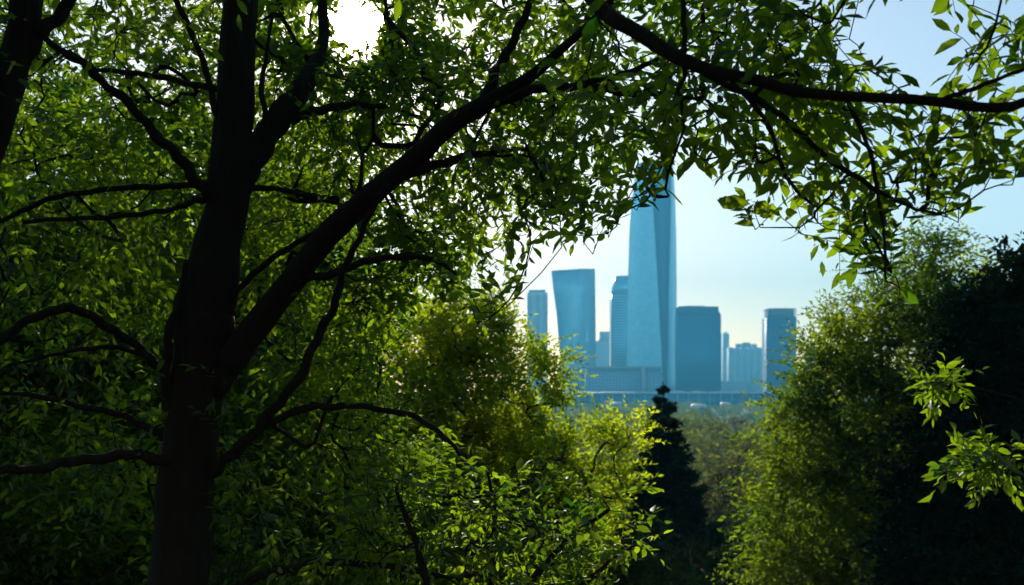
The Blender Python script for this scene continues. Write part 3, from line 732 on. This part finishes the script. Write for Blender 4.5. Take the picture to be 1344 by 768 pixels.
# B waisted tower
t = B('office_tower', 'waisted pale blue tower with a tilted flat top and vertical ribs', 755, 1900)
lev = [(530, 737, 752, 783), (480, 736, 754, 783), (440, 733, 757, 783), (410, 730.5, 759, 782.6), (380, 726.5, 760, 782.2), (356, 724, 760, 781.8)]
rings = []
for py_, a, b, c in lev:
    z = t.Z(py_); x0, x1, x2 = t.X(a), t.X(b), t.X(c)
    rings.append([(x0, 10, z), (x1, 0, z), (x2, 14, z), (x2 - 4, 50, z), (x0 + 6, 46, z)])
rings[-1] = [(x, y, z + (4 if i in (2, 3) else (0 if i in (0, 4) else 2.5))) for i, (x, y, z) in enumerate(rings[-1])]
mb = MB(); mb.loft(rings); t.part(mb, 'curtain_wall', M['g_b'])
mb = MB()
for q in np.linspace(.06, .96, 9):
    mb.tube([np.array(r_[1])*(1-q) + np.array(r_[2])*q + (0, -.3, 0) for r_ in rings], [.8]*len(rings), 4)
t.part(mb, 'vertical_fins', M['conc'])
mb = MB(); top = np.array(rings[-1]); mb.loft([top + (0,-.5,.05), top + (0,-.5,2.0)]); t.part(mb, 'roof_slab', M['steel'])

# C banded tower with sloping crown
t = B('banded_tower', 'banded tower with stepped sloping crown between the waisted and tallest towers', 818, 1850)
x0, x1, x2 = t.X(803), t.X(809), t.X(836)
mb = MB(); mb.loft([[(x0,0,z),(x2,-6,z),(x2,40,z),(x0,40,z)] for z in (0, t.Z(386))]); t.part(mb, 'curtain_wall', M['g_c'])
mb = MB(); mb.loft([[(x0+1,1,t.Z(386)),(x2,-5,t.Z(386)),(x2,38,t.Z(386)),(x0+1,38,t.Z(386))],[(x0+3,2,t.Z(375)),(x2,-4,t.Z(375)),(x2,38,t.Z(375)),(x0+3,38,t.Z(375))],[(x1,4,t.Z(362)),(x2,2,t.Z(361)),(x2,34,t.Z(361)),(x1,34,t.Z(362))]]); t.part(mb, 'crown', M['g_b'])
mb = MB()
for k in range(0, int(t.Z(390)/5), 1):
    z = 4 + k*5.0
    if z > t.Z(388): break
    mb.box((x0-.6, -.8 if False else -.6, z), (x0+.2, 40, z+1.6))
t.part(mb, 'balcony_slabs', M['conc'])

# D stepped pale block behind
t = B('stepped_block', 'pale stepped office block between two glass towers', 795, 2300, 'building')
mb = MB(); mb.box((t.X(780),0,0),(t.X(812),40,t.Z(448))); t.part(mb, 'wall', M['g_pale'])
mb = MB(); mb.box((t.X(788),4,t.Z(448)),(t.X(812),36,t.Z(435))); t.part(mb, 'upper_storeys', M['g_pale'])
mb = MB(); mb.box((t.X(786),1,t.Z(448)),(t.X(787.4),36,t.Z(446))); t.part(mb, 'parapet', M['conc'])

# E podium office with a colonnade under the roof
t = B('podium_building', 'low wide office block with a colonnade at the tallest tower foot', 820, 1480, 'building')
x0, xm, xn, x1 = t.X(770), t.X(842), t.X(847), t.X(869)
mb = MB(); mb.box((x0,0,0),(xm,40,t.Z(488.5))); mb.box((xn,0,0),(x1,40,t.Z(488.5))); t.part(mb, 'wall', M['g_e'])
mb = MB(); mb.box((xm+.02,-2,0),(xn-.02,42,t.Z(480))); t.part(mb, 'stair_tower', M['conc'])
mb = MB(); mb.box((x0,6,t.Z(488.5)+.02),(xm-.5,36,t.Z(483))); mb.box((xn+.5,6,t.Z(488.5)+.02),(x1-1,36,t.Z(483))); t.part(mb, 'recessed_storey', M['steel'])
for a_, b_ in ((x0, xm-.6), (xn+.6, x1)):
    mb = MB(); mb.box((a_,-.8,t.Z(483)),(b_,41,t.Z(480.6))); t.part(mb, 'roof', M['conc'])
    for q in np.arange(a_ + 2, b_ - 1, 3.4):
        mb = MB(); mb.box((q,0.2,t.Z(488.5)+.01),(q+1.1,1.4,t.Z(483)-.01)); t.part(mb, 'column', M['conc'])

# F dark blue block
t = B('dark_block', 'broad dark blue glass block right of the tallest tower', 920, 1560)
x0, x1 = t.X(892), t.X(945.5)
mb = MB(); mb.loft([[(x0,0,z),(x1,-5,z),(x1+1.5,44,z),(x0,44,z)] for z in (0, t.Z(413))]); t.part(mb, 'curtain_wall', M['g_f'])
mb = MB(); mb.loft([[(x0,.2,t.Z(413)+.02),(x1-.3,-4.6,t.Z(413)+.02),(x1,43,t.Z(413)+.02),(x0,43,t.Z(413)+.02)],[(x0,.4,t.Z(409)),(x1-3,-4.0,t.Z(409)),(x1-3,42,t.Z(409)),(x0,42,t.Z(409))],[(x0,.6,t.Z(402)),(x1-4,-3.8,t.Z(402.5)),(x1-4,42,t.Z(402.5)),(x0,42,t.Z(402))]]); t.part(mb, 'crown_screen', M['steel'])
mb = MB(); mb.box((x0+10,8,t.Z(402.5)),(x0+40,32,t.Z(400.8))); t.part(mb, 'roof_plant', M['conc'])
mb = MB(); mb.box((x0+1,-.6,t.Z(413)-1.2),(x1-1,-5.6 if False else 0,t.Z(413)-.2)); t.part(mb, 'cornice', M['steel'])

# G, H pale housing far behind
GH = 'pale high-rise housing far behind'
def slab(name, label, Y, px0, px1, pyt, bays, extra=()):
    t = B(name, label, (px0+px1)/2, Y, 'high-rise', GH)
    xs = np.linspace(t.X(px0), t.X(px1), bays + 1)
    mb = MB()
    for k in range(bays): mb.box((xs[k]+.02, (k % 2) * 3.0, 0), (xs[k+1]-.02, 30, t.Z(pyt) - (k % 2) * 2))
    t.part(mb, 'wall', M['g_pale'])
    for a, b, c in extra:
        mb = MB(); mb.box((t.X(a), 6, t.Z(pyt) + .05), (t.X(b), 24, t.Z(c))); t.part(mb, 'roof_house', M['conc'])
    for k in range(0, bays, 2):
        mb = MB(); mb.box((xs[k]+1.2, -1.3, 12), (xs[k+1]-1.2, -.01, t.Z(pyt) - 6)); t.part(mb, 'balcony_stack', M['conc'])
slab('housing_tower', 'thin pale twin tower touching the dark blue block', 2900, 941, 950, 438, 3, [(942, 946, 428)])
slab('housing_tower', 'short pale tower right beside the thin pale twin tower', 2700, 950, 957.5, 437, 2, [(953, 956, 435.5)])
slab('housing_tower', 'widest pale housing block with round roof houses', 2600, 957.5, 998, 456, 9, [(968, 974, 451), (976, 986, 449.5), (988, 994, 451.5)])
slab('housing_tower', 'pale housing block left of the navy banded tower', 2800, 990, 1014, 457.5, 5, [(1000, 1004, 456)])
slab('housing_tower', 'pale tower half hidden by leaves left of the waisted tower', 1900, 692, 719, 384, 5, [(694, 716, 380)])
slab('housing_tower', 'low pale tower peeping over the feathery tree', 2200, 1060, 1084, 459, 4, [(1066, 1074, 456)])
# I low pale hall
t = B('low_hall', 'low pale windowless hall at the foot of the pale housing', 978, 1850, 'building')
mb = MB(); mb.box((t.X(944),0,0),(t.X(980),40,t.Z(501.5))); mb.box((t.X(980)+.03,4,0),(t.X(1012),40,t.Z(504))); t.part(mb, 'wall', M['conc'])
mb = MB(); mb.box((t.X(943.5),-1,t.Z(501.5)+.02),(t.X(980.5),41,t.Z(500.7))); t.part(mb, 'roof', M['roofp'])

# J navy tower with rounded front and finned crown
t = B('round_tower', 'navy banded tower with rounded front and finned crown', 1028, 1420)
x0, x1 = t.X(1008.5), t.X(1047); w = x1 - x0
def outline(s, z, g=0):
    o = []
    for u in np.linspace(-1, 1, 13): o.append((x0 + w*(.5 + .5*u*s), -9*math.sqrt(max(0, 1-(u*.96)**2)) * s + 9 - g, z))
    o += [(x0 + w*(.5+.5*s), 36, z), (x0 + w*(.5-.5*s), 36, z)]; return o
zt = t.Z(416)
mb = MB(); mb.loft([outline(1, 0), outline(1, zt)]); t.part(mb, 'curtain_wall', M['g_j'])
mb = MB()
for z in np.arange(6, zt - 1, 4.2):
    mb.loft([outline(1.012, z, .3), outline(1.012, z + 1.1, .3)])
t.part(mb, 'balcony_slabs', M['steel'])
mb = MB(); mb.loft([outline(.86, zt + .02), outline(.86, t.Z(405.5))]); t.part(mb, 'crown_core', M['steel'])
o_ = np.array(outline(.95, 0))
for k in range(0, 13):
    q = o_[k]; mb = MB(); mb.box((q[0]-.5, q[1]-.4, zt+.03), (q[0]+.5, q[1]+1.6, t.Z(405.5)-.02)); t.part(mb, 'crown_fin', M['conc'])
mb = MB(); mb.loft([outline(.96, t.Z(405.5)+.0), outline(.96, t.Z(404.4))]); t.part(mb, 'roof_ring', M['conc'])

# long low terminal in front
t = B('terminal_hall', 'long low dark blue hall with a pale flat roof below the towers', 892, 1300, 'building')
x0, x1 = t.X(700), t.X(1080)
mb = MB(); mb.box((x0,3,0),(x1,60,t.Z(516.6))); t.part(mb, 'glass_wall', M['lowglass'])
mb = MB(); mb.box((x0-3,-3,t.Z(516.6)+.02),(x1+3,63,t.Z(515.1))); t.part(mb, 'roof', M['roofp'])
for q in np.arange(x0 + 4, x1, 14.0):
    mb = MB(); mb.tube([(q,-1.5,0),(q,-1.5,t.Z(516.6))], [.45,.45], 8); t.part(mb, 'column', M['conc'])
for a, b, c in ((884, 905, 513.6), (912, 926, 513.2), (938, 960, 513.8), (968, 985, 514)):
    mb = MB(); xa, xb = t.X(a), t.X(b)
    n_ = 7; rr = []
    for k in range(n_):
        u = k/(n_-1); rr.append([(xa+(xb-xa)*u, 4, t.Z(515.1)+.02), (xa+(xb-xa)*u, 40, t.Z(515.1)+.02), (xa+(xb-xa)*u, 40, t.Z(515.1)+.03+ (t.Z(c)-t.Z(515.1))*math.sin(math.pi*u)+.1), (xa+(xb-xa)*u, 4, t.Z(515.1)+.03+(t.Z(c)-t.Z(515.1))*math.sin(math.pi*u)+.1)])
    mb.loft(rr); t.part(mb, 'roof_light', M['roofp'])
# small houses before it
for px_, Y, w, hh, rm, lab in ((801, 1040, 10, 7, 'red', 'tiny cream house with a red roof beyond the yellow-green tree'), (810, 1010, 8, 5.5, 'roofp', 'tiny white-roofed shed beside the red-roofed house'), (918, 900, 12, 5.5, 'roofp', 'tiny white-roofed shed among the far woods'), (953, 1000, 8, 5, 'roofp', 'smallest white-roofed shed at the right of the far woods')):
    t = B('house', lab, px_, Y, 'house')
    zz = 7.5
    mb = MB(); mb.box((-w/2,0,-1),(w/2,8,zz)); t.part(mb, 'wall', M['cream'])
    mb = MB(); mb.loft([[(-w/2-.5,-.6,zz+.02),(-w/2-.5,8.6,zz+.02),(-w/2-.5,4,zz+hh*.5)],[(w/2+.5,-.6,zz+.02),(w/2+.5,8.6,zz+.02),(w/2+.5,4,zz+hh*.5)]]); t.part(mb, 'roof', M[rm])
    for q in (-w*.25, w*.2):
        mb = MB(); mb.box((q-.6,-.06,zz-3.2),(q+.6,-.01,zz-1.4)); t.part(mb, 'window', M['steel'])

# ================================================================== HAZE
HAZE = .00036
mb = MB(); mb.box((-2700, -420, PLAIN - 2), (2700, 3300, 345))
m, nt, out = mat('city_haze')
v = N(nt, 'ShaderNodeVolumePrincipled'); v.inputs['Density'].default_value = HAZE; v.inputs['Color'].default_value = (.13, .64, 1.0, 1); v.inputs['Anisotropy'].default_value = .0
nt.links.new(v.outputs[0], out.inputs['Volume'])
tag(mb.build('haze', m), 'thin blue haze over the plain and the city', 'haze', kind='stuff')

# ================================================================== LIGHT
w = bpy.data.worlds.new('World'); sc.world = w; w.use_nodes = True
nt = w.node_tree; nt.nodes.clear()
out = nt.nodes.new('ShaderNodeOutputWorld')
sky = N(nt, 'ShaderNodeTexSky', sky_type='NISHITA'); sky.sun_disc = False
sky.sun_elevation = SUN_EL; sky.sun_rotation = SUN_AZ; sky.air_density = 1.0; sky.dust_density = .32; sky.ozone_density = 1.2; sky.altitude = 50
b1 = N(nt, 'ShaderNodeBackground'); b1.inputs['Strength'].default_value = .12
bal = N(nt, 'ShaderNodeMix', data_type='RGBA', blend_type='MULTIPLY'); bal.inputs[0].default_value = 1; bal.inputs[7].default_value = (1.09, .97, .88, 1)
nt.links.new(sky.outputs[0], bal.inputs[6]); nt.links.new(bal.outputs[2], b1.inputs['Color'])
tc = N(nt, 'ShaderNodeTexCoord'); vd = N(nt, 'ShaderNodeVectorMath', operation='DOT_PRODUCT'); vd.inputs[1].default_value = tuple(SUN)
nrm = N(nt, 'ShaderNodeVectorMath', operation='NORMALIZE'); nt.links.new(tc.outputs['Generated'], nrm.inputs[0]); nt.links.new(nrm.outputs[0], vd.inputs[0])
ang = math_(nt, 'ARCCOSINE', math_(nt, 'MINIMUM', vd.outputs['Value'], 1.0))
deg = math_(nt, 'MULTIPLY', ang, 57.2958)
core = math_(nt, 'MULTIPLY', math_(nt, 'SUBTRACT', 1.0, math_(nt, 'DIVIDE', math_(nt, 'SUBTRACT', deg, 1.35), .4), clamp=True), 22.0)
halo = math_(nt, 'MULTIPLY', math_(nt, 'EXPONENT', math_(nt, 'MULTIPLY', deg, -.45)), 3.0)
b2 = N(nt, 'ShaderNodeBackground'); b2.inputs['Color'].default_value = (1, .86, .62, 1)
nt.links.new(math_(nt, 'ADD', core, halo), b2.inputs['Strength'])
ad = N(nt, 'ShaderNodeAddShader'); nt.links.new(b1.outputs[0], ad.inputs[0]); nt.links.new(b2.outputs[0], ad.inputs[1]); nt.links.new(ad.outputs[0], out.inputs['Surface'])
w.cycles.sampling_method = 'MANUAL'; w.cycles.sample_map_resolution = 1024

ld = bpy.data.lights.new('sun', 'SUN'); ld.energy = 5.0; ld.angle = math.radians(.5); ld.color = (1, .93, .78)
lo = bpy.data.objects.new('sun', ld); col.objects.link(lo)
lo.rotation_euler = Vector(-SUN).to_track_quat('-Z', 'Y').to_euler(); lo.location = (-3, 20, 12)

# ================================================================== CAMERA
cd = bpy.data.cameras.new('camera'); cam = bpy.data.objects.new('camera', cd); col.objects.link(cam)
cam.location = (0, 0, EYE); cam.rotation_euler = (math.pi / 2, 0, 0)
cd.sensor_width = 36; cd.lens = F / 1344 * 36; cd.shift_y = (HY - 384) / 1344
cd.clip_start = .05; cd.clip_end = 20000
cd.dof.use_dof = True; cd.dof.focus_distance = 6.5; cd.dof.aperture_fstop = 2.2; cd.dof.aperture_blades = 7
sc.camera = cam

sc.render.engine = 'CYCLES'
sc.view_settings.view_transform = 'Standard'; sc.view_settings.look = 'None'; sc.view_settings.exposure = .66; sc.view_settings.gamma = 1
cy = sc.cycles
cy.use_denoising = True
cy.max_bounces = 6; cy.diffuse_bounces = 3; cy.glossy_bounces = 2; cy.transmission_bounces = 4; cy.transparent_max_bounces = 6; cy.volume_bounces = 0
cy.use_adaptive_sampling = True; cy.adaptive_threshold = .03
